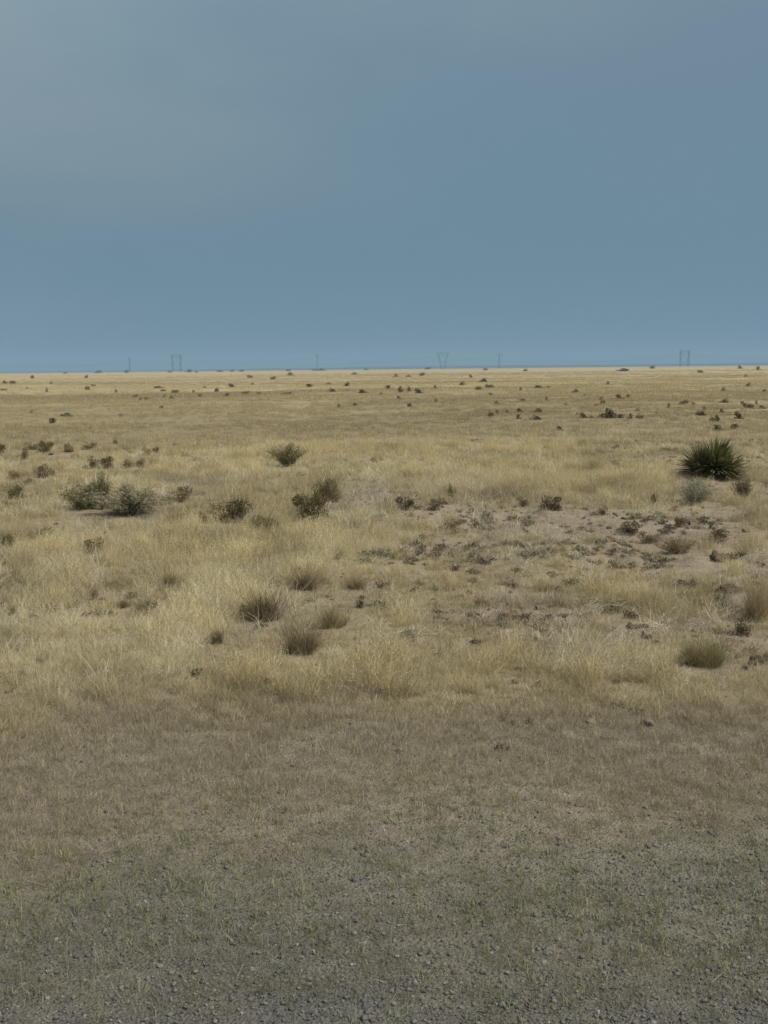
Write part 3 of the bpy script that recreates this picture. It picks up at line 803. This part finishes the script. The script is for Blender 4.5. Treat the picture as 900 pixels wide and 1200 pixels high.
# ------------------------------------------------------------------ lumps of soil one can tell apart
CLODMESH = []
for i in range(3):
    g = np.random.default_rng(700 + i); parts = []
    for k in range(9):
        V, Q = lump(g, 7, 0.3)
        sz = g.uniform(0.16, 0.42)
        parts.append((V * np.array((sz * 1.3, sz, sz * g.uniform(0.5, 1))) + np.array((g.uniform(-0.4, 0.4), g.normal(0, 0.10), -0.02)), Q, np.ones(len(V))))
    V, Q, _ = join(parts)
    CLODMESH.append(mesh_np('soil_clod', unit(V), [Q], M_CLOD_OBJ, np.ones(len(V))))
CLODS = [
 (850, 656, 32, 10, 'long dark soil clod, largest behind the tall tan clump'),
 (806, 690, 24, 13, 'dark angular soil clod in the middle of the bare ground'),
 (858, 692, 30, 9, 'flat brown soil clod beside the dark angular one'),
 (748, 736, 26, 7, 'thin dark soil ridge before the bright green clump'),
 (895, 778, 32, 14, 'dark crumbly soil lump beside the bright green clump'),
 (664, 654, 15, 7, 'small soil clod at the edge of grass, far from the green clump'),
 (559, 673, 16, 7, 'small dark soil clod in tan grass, mid field'),
 (591, 733, 13, 7, 'round grey soil clod, nearer the yucca of a matched pair'),
 (571, 733, 11, 7, 'round grey soil clod, farther from the yucca of a matched pair'),
 (634, 752, 20, 5, 'thin flat soil clod between the matched pair and green clump'),
 (504, 778, 16, 5, 'thin dark soil clod in the tall grass front'),
 (516, 725, 15, 6, 'slanting soil clod behind the matched pair of round ones'),
 (758, 749, 12, 9, 'squat brown soil clod just below the thin dark ridge'),
]
for i, (px, py, w, h, lab) in enumerate(CLODS):
    p, t = at(px, py)
    o = link('soil_clod', CLODMESH[i % 3]); o.location = p - Vector((0, 0, 0.012))
    o.scale = (w * t / F, w * t / F * 0.6, h * t / F * 0.85); o.rotation_euler = (0, 0, random.uniform(-0.4, 0.4))
    o.color = (0.115, 0.090, 0.060, 1)
    tag(o, lab, 'soil clod', 'soil clods on the bare ground')

# ------------------------------------------------------------------ the yucca
def yucca():
    p, t = at(834, 562)
    s = t / F                                     # metres per photo pixel there
    root = tag(empty('yucca', p), 'large spiky dark green yucca above the blue-grey sagebrush', 'yucca')
    heads = [(3, 0.0, 0.17, 0.47, 330, (0.150, 0.148, 0.050)), (-11, 0.05, 0.13, 0.40, 220, (0.165, 0.120, 0.055)), (14, -0.04, 0.10, 0.36, 180, (0.155, 0.155, 0.058))]
    for hx_, hy_, hz, ln, n, colr in heads:
        rg = np.random.default_rng(int(900 + hx_))
        parts = []
        for i in range(n):
            az = rg.uniform(0, 6.283); el = math.asin(rg.uniform(0.02, 1.0) if i % 5 else rg.uniform(-0.25, 0.1))
            d = Vector((math.cos(az) * math.cos(el), math.sin(az) * math.cos(el), math.sin(el)))
            side = d.cross(Vector((0, 0, 1)));
            side = side.normalized() if side.length > 1e-3 else Vector((1, 0, 0))
            nrm = side.cross(d)
            l_ = ln * rg.uniform(0.78, 1.08); w = rg.uniform(0.012, 0.018)
            V = []
            b0 = d * 0.03
            for f_, wf in ((0.0, 0.7), (0.35, 1.0), (0.75, 0.65), (1.0, 0.06)):
                c = b0 + d * l_ * f_ - Vector((0, 0, 0.05 * l_ * f_ * f_))
                V += [c - side * w * wf + nrm * w * wf * 0.35, c, c + side * w * wf + nrm * w * wf * 0.35]
            Q = []
            for k in range(3):
                for m_ in range(2):
                    a = k * 3 + m_
                    Q.append((a, a + 1, a + 4, a + 3))
            parts.append((np.array([tuple(v) for v in V]), np.array(Q), np.full(len(V), rg.uniform(0.6, 1.4))))
        V, Q, S = join(parts)
        rz = link('leaf_rosette', mesh_np('leaf_rosette', V, [Q], M_LEAF, S), root)
        rz.location = (hx_ * s, hy_, hz); rz.rotation_euler = (R(6), R(1.6 * hx_ + 4), 0); rz.color = (*colr, 1)
        # dead hanging leaves under the head
        V, Q, S = blades(110, 0.07, ln * (1.0 if hx_ < 0 else 0.8), 0.016, 1.25, 0.8, rg, segs=4, droop=0.3)
        sk = link('dead_leaf_skirt', mesh_np('dead_leaf_skirt', V, [Q], M_SKIRT, S), root); sk.location = (hx_ * s, hy_, hz + 0.02)
        V, Q = tube([(hx_ * s * 0.4, hy_ * 0.4, -0.08), (hx_ * s * 0.8, hy_, hz * 0.5), (hx_ * s, hy_, hz + 0.06)], (0.06, 0.055, 0.045), 9)
        link('trunk', mesh_np('trunk', V, [np.array(Q)], M_TRUNK, np.ones(len(V))), root)
yucca()

# ------------------------------------------------------------------ far shrubs: px, py of the base, width, height, strength, label
FARS = [
 (6,449.5,5,4,.7,'small dark shrub touching a twin near the picture edge below the hazy skyline'),
 (15,449.5,7,3.5,.7,'wider twin of the edge pair of dark shrubs below the hazy skyline'),
 (4,458,7,3,.4,'faint flat shrub just below the edge pair of dark shrubs'),
 (38,443.5,5,4,.5,'brown speck of a shrub high on the plain, above the edge pair'),
 (32,456,3,2.5,.2,'barely visible shrub speck between the edge pair and narrow shrub'),
 (55,460,3,6,.5,'narrow upright shrub on the plain beyond the dark low pair'),
 (60,450,3,4,.25,'very faint shrub just behind the narrow upright one'),
 (76,438,5,3,.4,'faint low shrub at the skyline, left of the first slender pylon'),
 (101,443,4,4,.65,'small dark shrub just under the skyline short of the first slender pylon'),
 (103,457,5,4.5,.8,'dark shrub, front one of a close pair below the first slender pylon'),
 (109,453,5,3,.5,'fainter shrub behind the dark one of the close pair'),
 (136,460,4,4,.4,'faint lone shrub below the first slender pylon'),
 (61,496,8,6.5,.9,'dark peaked shrub, lower of the dark low pair'),
 (79,488.5,13,5,.9,'dark wide shrub, upper of the dark low pair'),
 (142,488,5,4,.35,'faint speck of shrub level with the dark low pair'),
 (36,485,5,5,.25,'very faint shrub on the far side of the dark low pair'),
 (115,437,8,5,.7,'grey bush on the skyline just short of the first slender pylon'),
 (148,435,4,5,.75,'tiny dark bush at the foot of the first slender pylon'),
 (159,466,6,4,.65,'small dark shrub beginning the faint string under the boxy pylon'),
 (165,470,5,4,.4,'faint shrub in the middle of the string under the boxy pylon'),
 (172,470,5,5,.45,'faint taller shrub ending the string under the boxy pylon'),
 (185,455,12,3,.5,'thin wide shrub under the boxy pylon, uppermost there'),
 (191,458.5,7,3,.5,'small flat shrub just below the thin wide one'),
 (192,466,4,4,.35,'faint dot of shrub below the small flat one'),
 (202,468,7,5,.35,'faint slanting shrub under the boxy pylon'),
 (205,461,8,4.5,.65,'brown oval shrub straight under the boxy pylon'),
 (189,479,5,4,.55,'lone shrub lowest under the boxy pylon'),
 (227,461,5,4,.7,'small dark shrub on the yucca side of the boxy pylon'),
 (235,465.5,5,4,.4,'faint shrub below the small dark one past the boxy pylon'),
 (240,455,5,3,.3,'very faint shrub above the small dark one past the boxy pylon'),
 (254,459,5,6,.75,'dark upright shrub of the trio between boxy pylon and mast'),
 (272,454,8,5,.9,'darkest wide shrub of the trio between boxy pylon and mast'),
 (265,465,6.5,4.5,.85,'lowest shrub of the trio between boxy pylon and mast'),
 (288,462,10,4,.4,'faint flat streak of shrub beyond the trio'),
 (293,443,6,4,.6,'brown shrub high on the plain above the faint streak'),
 (296,451,4,3,.3,'faint dot between the high brown shrub and faint streak'),
 (221,434,7,5,.9,'very dark bush on the skyline beside the boxy pylon'),
 (230,436.5,5,3,.5,'small low bush next to the very dark skyline bush'),
 (199,436,5,4,.5,'small bush at the foot of the boxy pylon'),
 (258,435,9,3.5,.7,'long dark bush on the skyline, largest past the boxy pylon'),
 (272,434,5,4,.6,'bush on the skyline following the long dark one'),
 (283,434.5,5,4,.6,'last bush of the skyline trio past the boxy pylon'),
 (320,445,6,4.5,.6,'brown shrub high on the plain before the straight mast'),
 (340,440,8,4,.5,'faint wide shrub just under the skyline before the straight mast'),
 (361,454,10,4.5,.75,'dark wide shrub straight below the foot of the mast'),
 (385,451,8,3,.6,'thin shrub between the dark wide shrub and black round one'),
 (389,459.5,8,5.5,.95,'dark shrub below the thin one, past the mast'),
 (406,453,7,5.5,1,'black round shrub, darkest dot past the mast'),
 (426,461,10,5,.85,'dark oval shrub alone between the mast and the cluster'),
 (337,463,11,4,.45,'faint flat shrub below and before the mast'),
 (304,462,6,3,.4,'faint thin shrub far below the high brown one'),
 (397,478,5,5,.6,'small shrub, first of two on the lower plain below the mast'),
 (415,476,7,4,.75,'darker shrub, second of two on the lower plain below the mast'),
 (415,439,7,3,.5,'faint shrub under the skyline past the mast'),
 (447,463,5,4,.6,'small shrub leading into the cluster before the V-shaped pylon'),
 (406,459,5,3,.25,'very faint smudge of shrub under the black round one'),
 (378,433,9,4,.6,'dark bush on the skyline at the foot of the mast'),
 (369,432.5,7,3,.6,'thin bush on the skyline behind the mast'),
 (338,431.5,6,4,.7,'small dark bush on the skyline well before the mast'),
 (429,431,6,3,.7,'small dark bush on the skyline well past the mast'),
 (456,456,9,5,.85,'dark shrub at the upper corner of the cluster'),
 (469,460,7,8,.7,'tallest shrub in the cluster before the V-shaped pylon'),
 (479,459,5,8,.6,'slender shrub beside the tallest in the cluster'),
 (491,461,9,6.5,.85,'dark wide shrub at the yucca end of the cluster'),
 (468,468,6,4.5,.75,'small dark shrub just below the cluster'),
 (480,477,5,5,.75,'lone dark shrub well below the cluster'),
 (494.5,440.5,6,4.5,.7,'dark shrub just under the skyline before the V-shaped pylon'),
 (510,455.5,4.5,4.5,.7,'round dot of shrub below the V-shaped pylon'),
 (463,442,7,4,.3,'faint shrub smudge above the cluster, farther from V-shaped pylon'),
 (479,442,7,3,.3,'faint shrub smudge above the cluster, nearer to V-shaped pylon'),
 (542,451.5,7,5,.75,'dark shrub between the V-shaped and T-shaped pylons'),
 (552,442.5,4,4,.7,'tiny dark shrub high up between V-shaped and T-shaped pylons'),
 (566,448,8.5,5,1,'blackest oblong shrub below the T-shaped pylon'),
 (561,457,7,4.5,.75,'shrub left under the blackest oblong one'),
 (573,455,10,5,.85,'wide dark shrub right under the blackest oblong one'),
 (511,471,5,4,.4,'faint shrub far below the V-shaped pylon'),
 (574,464,7,4,.25,'very faint smudge below the wide dark shrub'),
 (582,474,7,5,.3,'faint slanting shrub low below the T-shaped pylon'),
 (575,488,8,6.5,.8,'dark low shrub, largest of three below the T-shaped pylon'),
 (583,485,4,6,.5,'thin upright shrub beside the largest of three'),
 (595,484,6,4,.5,'pale shrub, last of three below the T-shaped pylon'),
 (569,434,5,4,.4,'small bush under the skyline before the T-shaped pylon'),
 (501,431.5,7,4,.9,'dark bush on the skyline before the V-shaped pylon'),
 (609,483,10,4.5,.85,'dark flat shrub stacked above a small one past the T-shaped pylon'),
 (608,491,6,6,.9,'small dark shrub under the dark flat one'),
 (631,484,11,6,1,'black wide shrub on the lower plain, upper of a stacked two'),
 (628,492,11,6,.85,'brown wide shrub on the lower plain, lower of a stacked two'),
 (656.5,504.5,9,6,.9,'lone dark shrub nearest of all on the lower plain'),
 (632,455,11,4,.75,'long flat shrub high past the T-shaped pylon'),
 (642,455,5,3,.5,'small tail shrub at the end of the long flat one'),
 (610,458,3,5,.5,'thin upright speck before the long flat shrub'),
 (613,471,12,4,.4,'faint wide shrub above the stacked dark ones'),
 (641,470,4,6,.55,'narrow leaning shrub above the black wide one'),
 (675,460.5,8,5,.75,'dark shrub with a faint tail in the middle of the plain'),
 (685,464,6,3,.4,'faint tail behind the dark mid-plain shrub'),
 (664,475,6,3,.4,'faint low shrub between the stacked shrubs and the peaked one'),
 (704,469,4,5,.3,'very faint upright shrub above the peaked dark one'),
 (706,474,6,5,.75,'dark little shrub above the peaked dark one'),
 (700,476,7,3,.4,'faint streak joined to the dark little shrub'),
 (725,468,11,6,.8,'dark wide shrub sloping up, with a paler companion'),
 (735,466,8,4,.55,'paler companion of the dark sloping shrub'),
 (731,435,14,5,.9,'longest dark bush just under the skyline'),
 (616,435,5,5,.6,'small upright bush under the skyline past the T-shaped pylon'),
 (684,490,9,7.5,.8,'round dark shrub at the start of the long low line'),
 (676,486.5,4,3,.4,'tiny speck behind the round dark shrub of the long line'),
 (711,490,20,7,.95,'wide dark base shrub, largest in the long low line'),
 (714,488,8,11,.95,'peaked dark shrub rising out of the wide base shrub'),
 (727,490,12,5,.55,'pale low shrub after the peaked one in the long line'),
 (738,491,6,7,.75,'round dark shrub closing the long low line'),
 (747,482,5,4,.5,'small shrub just above the end of the long line'),
 (748,490,6,5,.45,'faint shrub just beyond the end of the long line'),
 (694,490,8,3,.4,'faint low link between round shrub and wide base shrub'),
 (712,451,4,5,.25,'barely visible upright shrub below the longest skyline bush'),
 (764,432,6,5,.8,'dark round bush on the skyline before the pylon above the yucca'),
 (821,437,7,5,.6,'brown bush just past the pylon above the yucca'),
 (867,432,6,5,.9,'very dark bush on the skyline farthest past the yucca'),
 (889,434,5,7,.5,'pale upright bush on the skyline by the picture edge'),
 (848,459.5,6,6,.55,'rounded pale shrub high on the plain above the yucca'),
 (850,472,12,5,.85,'long dark double-humped shrub above the yucca'),
 (876,453,6,5,.4,'faint shrub high on the plain past the yucca'),
 (897,460,7,4,.6,'flat shrub at the picture edge high on the plain'),
 (799,475,7,5,.75,'dark shrub under the pylon above the yucca, with pale neighbour'),
 (804,473,5,5,.5,'pale neighbour of the dark shrub under the last pylon'),
 (812,475.5,5,4,.65,'small flat shrub after the dark and pale neighbours'),
 (783,478,4,6,.4,'faint narrow shrub before the dark and pale neighbours'),
 (769,485,3,4,.3,'tiny faint speck between the long line and faint narrow shrub'),
 (821,487,10,7,.95,'dark shrub just beyond the yucca, with a brown one behind'),
 (826,481,6,5,.5,'brown shrub right behind the dark one beyond the yucca'),
 (846,484,5,5.5,.8,'small square dark shrub between two larger beyond the yucca'),
 (870,474,4,4,.8,'tiny dark shrub at the end of a long dark one'),
 (877,478.5,11,6,.9,'long dark shrub with a tiny one at its end'),
 (893,479,10,4,.75,'flat brown shrub at the picture edge beyond the yucca'),
 (887,474,4,5,.4,'faint upright shrub behind the flat brown edge one'),
 (840,495,8,9,.95,'dark round shrub directly above the yucca tips'),
 (834,494,5,7,.8,'smaller shrub pressed against the dark round one above yucca'),
 (866,491,10,9,.95,'largest dark round shrub beyond the yucca'),
 (842,505,11,8,.8,'brown shrub almost touching the yucca tips'),
 (860,504,8,8,.75,'brown shrub beside the one almost touching the yucca tips'),
 (751,491,6,5,.5,'dim shrub past the long low line'),
 (874,442,5,3,.3,'very faint speck under the skyline past the yucca'),
]
for i, (px, py, w, h, k, lab) in enumerate(FARS):
    p, t = at(px, py, 1300.0)
    s = t / F
    if py < 438.5: h *= 0.72
    o = link('far_shrub', FAR[i % 8]); o.location = p - Vector((0, 0, 0.12 * h * s))
    o.scale = (w * s * 1.15, w * s * 0.9, h * s * 1.02); o.rotation_euler = (0, 0, random.choice((0, 3.14)) + random.uniform(-0.5, 0.5))
    c0 = np.array((0.33, 0.265, 0.15)); c1 = np.array(((0.115, 0.085, 0.040), (0.110, 0.092, 0.040), (0.085, 0.068, 0.034))[i % 3])
    c = c0 + (c1 - c0) * min(1, k ** 1.4 * 1.1)
    o.color = (*c, 1)
    tag(o, lab, 'shrub', 'far shrubs scattered over the plain')

# ------------------------------------------------------------------ pylons and their wires
def bar(a, b, w):
    V, Q = tube([a, b], (w, w), 4); return V, Q, np.ones(len(V))
def lattice_leg(x0, x1, z0, z1, w0, w1, r=0.17, n=7):
    parts = []
    def pt(f_, sx, sy):
        w = w0 + (w1 - w0) * f_
        return (x0 + (x1 - x0) * f_ + sx * w / 2, sy * w / 2, z0 + (z1 - z0) * f_)
    cs = ((-1, -1), (1, -1), (1, 1), (-1, 1))
    for c in cs: parts.append(bar(pt(0, *c), pt(1, *c), r))
    for i in range(n):
        for k in range(4):
            a, b = cs[k], cs[(k + 1) % 4]
            if i % 2: a, b = b, a
            parts.append(bar(pt(i / n, *a), pt((i + 1) / n, *b), r * 0.6))
    return join(parts)
def crossarm(xa, xb, z0, z1, dpt, r=0.17, n=10):
    parts = []
    for sy in (-1, 1):
        for z in (z0, z1): parts.append(bar((xa, sy * dpt, z), (xb, sy * dpt, z), r))
        for i in range(n):
            f0, f1 = xa + (xb - xa) * i / n, xa + (xb - xa) * (i + 1) / n
            parts.append(bar((f0, sy * dpt, z0 if i % 2 else z1), (f1, sy * dpt, z1 if i % 2 else z0), r * 0.6))
    return join(parts)
def piece(name, arr, mat, root):
    V, Q, S = arr
    return link(name, mesh_np(name, V, [Q], mat, S), root)

YP = 1750.0
hang = {}
def pylon(px, top, w_px, kind, label, dist, name='pylon', grp='pylons on the horizon'):
    d = ray(px, 431); x = d.x / d.y * dist
    z = float(height(x, dist))
    dt = ray(px, top); ztop = EYE + dt.z / dt.y * dist
    H = ztop - z; W = w_px * dist / F
    root = tag(empty(name, (x, dist, z)), label, 'pylon', grp)
    ends = []
    if kind == 'box':
        for s in (-1, 1):
            piece('leg', lattice_leg(s * W * 0.36, s * W * 0.36, 0, H * 0.93, 2.0, 1.6), M_STEEL, root)
        piece('crossarm', crossarm(-W / 2, W / 2, H * 0.86, H * 0.97, 0.8), M_STEEL, root)
        piece('brace', join([bar((-W * .36, 0, H * .08), (W * .36, 0, H * .45), .14), bar((W * .36, 0, H * .08), (-W * .36, 0, H * .45), .14), bar((-W * .36, 0, H * .45), (W * .36, 0, H * .45), .16), bar((-W * .36, 0, H * .45), (W * .36, 0, H * .84), .16), bar((W * .36, 0, H * .45), (-W * .36, 0, H * .84), .16)]), M_STEEL, root)
        hp = (-W * .46, 0, W * .46)
        zt = H * 0.86
    elif kind == 'vee':
        for s in (-1, 1):
            piece('leg', lattice_leg(s * W * 0.12, s * W * 0.36, 0, H * 0.86, 1.4, 1.8), M_STEEL, root)
        piece('crossarm', crossarm(-W / 2, W / 2, H * 0.86, H, 0.8), M_STEEL, root)
        piece('brace', bar((-W * .22, 0, H * .4), (W * .22, 0, H * .4), .2), M_STEEL, root)
        hp = (-W * .46, 0, W * .46)
        zt = H * 0.86
    else:
        piece('mast', lattice_leg(0, 0, 0, H, 2.2, 1.0, 0.2), M_STEEL, root)
        arm = W if kind == 'tee' else W * 0.7
        piece('crossarm', crossarm(-arm / 2, arm / 2, H * 0.88, H * 0.94, 0.4, 0.14, 6), M_STEEL, root)
        hp = (-arm * .48, arm * .48)
        zt = H * 0.88
    for hx_ in hp:
        piece('insulator', bar((hx_, 0, zt), (hx_, 0, zt - 2.4), 0.22), M_INSUL, root)
        ends.append(Vector((x + hx_, dist, z + zt - 2.4)))
    hang.setdefault(len(hp), []).append(ends)
pylon(207, 415, 13, 'box', 'boxy two-legged lattice pylon farthest from the yucca', 1700)
pylon(519, 413, 14, 'vee', 'V-shaped lattice pylon narrowing to its foot, mid skyline', 1650)
pylon(802, 410, 13, 'box', 'boxy two-legged lattice pylon standing above the yucca', 1600)
pylon(152, 419, 5, 'mast', 'short slender mast pylon beside the boxy pylon', 2000, grp='slender pylons on the horizon')
pylon(372, 415, 5, 'mast', 'straight slender mast pylon alone on the skyline', 1930, grp='slender pylons on the horizon')
pylon(585, 414, 7, 'tee', 'slender T-shaped pylon just past the V-shaped one', 1860, grp='slender pylons on the horizon')

def wire(pts, sag, label, grp):
    V, Q, off = [], [], 0
    P = []
    for a, b in zip(pts[:-1], pts[1:]):
        for k in range(24):
            f_ = k / 24
            P.append(a.lerp(b, f_) - Vector((0, 0, 4 * sag * f_ * (1 - f_))))
    P.append(pts[-1])
    V, Q = tube(P, [0.055] * len(P), 5)
    o = link('power_line', mesh_np('power_line', V, [np.array(Q)], M_WIRE, np.ones(len(V))))
    tag(o, label, 'power line', grp)
for n_, lst in hang.items():
    lst.sort(key=lambda e: e[0].x)
    span0 = lst[1][0] - lst[0][0]
    for k in range(n_):
        pts = [e[k] for e in lst]
        pts = [pts[0] - span0] + pts + [pts[-1] + (pts[-1] - pts[-2])]
        for q_ in (0, -1): pts[q_].z = max(pts[q_].z, 12)
        if n_ == 3: wire(pts, 11, 'thin sagging conductor strung across the wide lattice pylons', 'wires of the wide pylons')
        else: wire(pts, 9, 'thin sagging wire strung across the slender mast pylons', 'wires of the slender pylons')

# ------------------------------------------------------------------ sky, sun, exposure
SUN_EL, SUN_AZ = R(54), R(112)          # azimuth clockwise from +Y: to the right of the camera, a little behind it
w = bpy.data.worlds.new('World'); SC.world = w; w.use_nodes = True
nt = w.node_tree; nt.nodes.clear()
out = N(nt, 'ShaderNodeOutputWorld'); bg = N(nt, 'ShaderNodeBackground'); bg.inputs['Strength'].default_value = 0.1
sky = N(nt, 'ShaderNodeTexSky', sky_type='NISHITA'); sky.sun_disc = False
sky.sun_elevation = SUN_EL; sky.sun_rotation = SUN_AZ; sky.air_density = 1.0; sky.dust_density = 2.0; sky.ozone_density = 1.5
tc = N(nt, 'ShaderNodeTexCoord'); sep = N(nt, 'ShaderNodeSeparateXYZ'); L(nt, tc.outputs['Generated'], sep.inputs[0])
def cr(stops, fac):
    r = N(nt, 'ShaderNodeValToRGB'); el = r.color_ramp.elements
    while len(el) < len(stops): el.new(0.5)
    for e, (p_, c) in zip(el, stops): e.position = p_; e.color = (*c, 1)
    L(nt, fac, r.inputs[0]); return r.outputs[0]
def mr(s, a0, a1, b0=0.0, b1=1.0, smooth=True):
    r = N(nt, 'ShaderNodeMapRange'); r.interpolation_type = 'SMOOTHSTEP' if smooth else 'LINEAR'
    for i_, v in enumerate((a0, a1, b0, b1)): r.inputs[i_ + 1].default_value = v
    L(nt, s, r.inputs[0]); return r.outputs[0]
def ma(op, a, b):
    n = N(nt, 'ShaderNodeMath', operation=op)
    for i_, v in enumerate((a, b)):
        if hasattr(v, 'node'): L(nt, v, n.inputs[i_])
        else: n.inputs[i_].default_value = v
    return n.outputs[0]
# storm cloud bank in front: blue-grey by elevation, veiled by soft uneven cloud
storm = cr([(0.0, (.150, .250, .345)), (0.04, (.150, .250, .340)), (0.10, (.145, .246, .322)), (0.20, (.149, .251, .333)), (0.32, (.163, .261, .342)), (0.6, (.26, .32, .37)), (1.0, (.42, .46, .50))], sep.outputs['Z'])
mp = N(nt, 'ShaderNodeMapping'); mp.inputs['Scale'].default_value = (1.0, 1.0, 2.6); mp.inputs['Rotation'].default_value = (0, R(18), 0)
L(nt, tc.outputs['Generated'], mp.inputs[0])
nz = N(nt, 'ShaderNodeTexNoise'); nz.inputs['Scale'].default_value = 3.2; nz.inputs['Detail'].default_value = 4; nz.inputs['Roughness'].default_value = 0.42
L(nt, mp.outputs[0], nz.inputs['Vector'])
upleft = ma('ADD', sep.outputs['Z'], ma('MULTIPLY', sep.outputs['X'], -0.45))
veil = ma('MULTIPLY', mr(upleft, 0.10, 0.42), mr(nz.outputs['Fac'], 0.30, 0.72))
c1 = mixc(nt, veil, storm, (.260, .345, .382))
c1 = mixc(nt, mr(upleft, 0.26, 0.56), c1, (.300, .400, .445))
nz2 = N(nt, 'ShaderNodeTexNoise'); nz2.inputs['Scale'].default_value = 1.7; nz2.inputs['Detail'].default_value = 3; L(nt, mp.outputs[0], nz2.inputs['Vector'])
c1 = mixc(nt, ma('MULTIPLY', mr(nz2.outputs['Fac'], 0.45, 0.7), 0.22), c1, (.175, .225, .285))
sc10 = N(nt, 'ShaderNodeVectorMath', operation='SCALE'); sc10.inputs['Scale'].default_value = 10.0; L(nt, c1, sc10.inputs[0])
# behind the camera and overhead the cloud breaks and the daylight sky comes through
open_ = ma('MAXIMUM', mr(sep.outputs['Y'], 0.35, -0.5), mr(sep.outputs['Z'], 0.45, 0.85))
fin = mixc(nt, ma('MULTIPLY', open_, 0.75), sc10.outputs[0], sky.outputs[0])
L(nt, fin, bg.inputs[0]); L(nt, bg.outputs[0], out.inputs[0])

sd = bpy.data.lights.new('sun', 'SUN'); sd.energy = 3.4; sd.angle = R(3.0); sd.color = (1.0, 0.94, 0.85)
so = bpy.data.objects.new('sun', sd); COL.objects.link(so)
sdir = Vector((math.sin(SUN_AZ) * math.cos(SUN_EL), math.cos(SUN_AZ) * math.cos(SUN_EL), math.sin(SUN_EL)))
so.rotation_euler = sdir.to_track_quat('Z', 'Y').to_euler(); so.location = (0, -5, 30)

SC.view_settings.view_transform = 'Standard'; SC.view_settings.look = 'None'
SC.view_settings.exposure = 0.0; SC.view_settings.gamma = 1.0
SC.render.engine = 'CYCLES'
SC.cycles.use_denoising = True
SC.cycles.max_bounces = 6; SC.cycles.transparent_max_bounces = 8

# ------------------------------------------------------------------ the hazy air over the plain
hz_m, hnt, hout = new_mat('thin_air_haze')
pv = N(hnt, 'ShaderNodeVolumePrincipled'); pv.inputs['Density'].default_value = 0.00033
pv.inputs['Color'].default_value = (0.55, 0.80, 0.95, 1); pv.inputs['Anisotropy'].default_value = 0.0
L(hnt, pv.outputs[0], hout.inputs['Volume'])
V = [(a, b, c) for a in (-3000, 3000) for b in (-60, 4000) for c in (-6, 48)]
Q = [(0, 1, 3, 2), (4, 6, 7, 5), (0, 4, 5, 1), (2, 3, 7, 6), (0, 2, 6, 4), (1, 5, 7, 3)]
hz = link('haze', mesh_np('haze', V, [np.array(Q)], hz_m)); tag(hz, 'thin bluish air over the plain', kind='stuff')
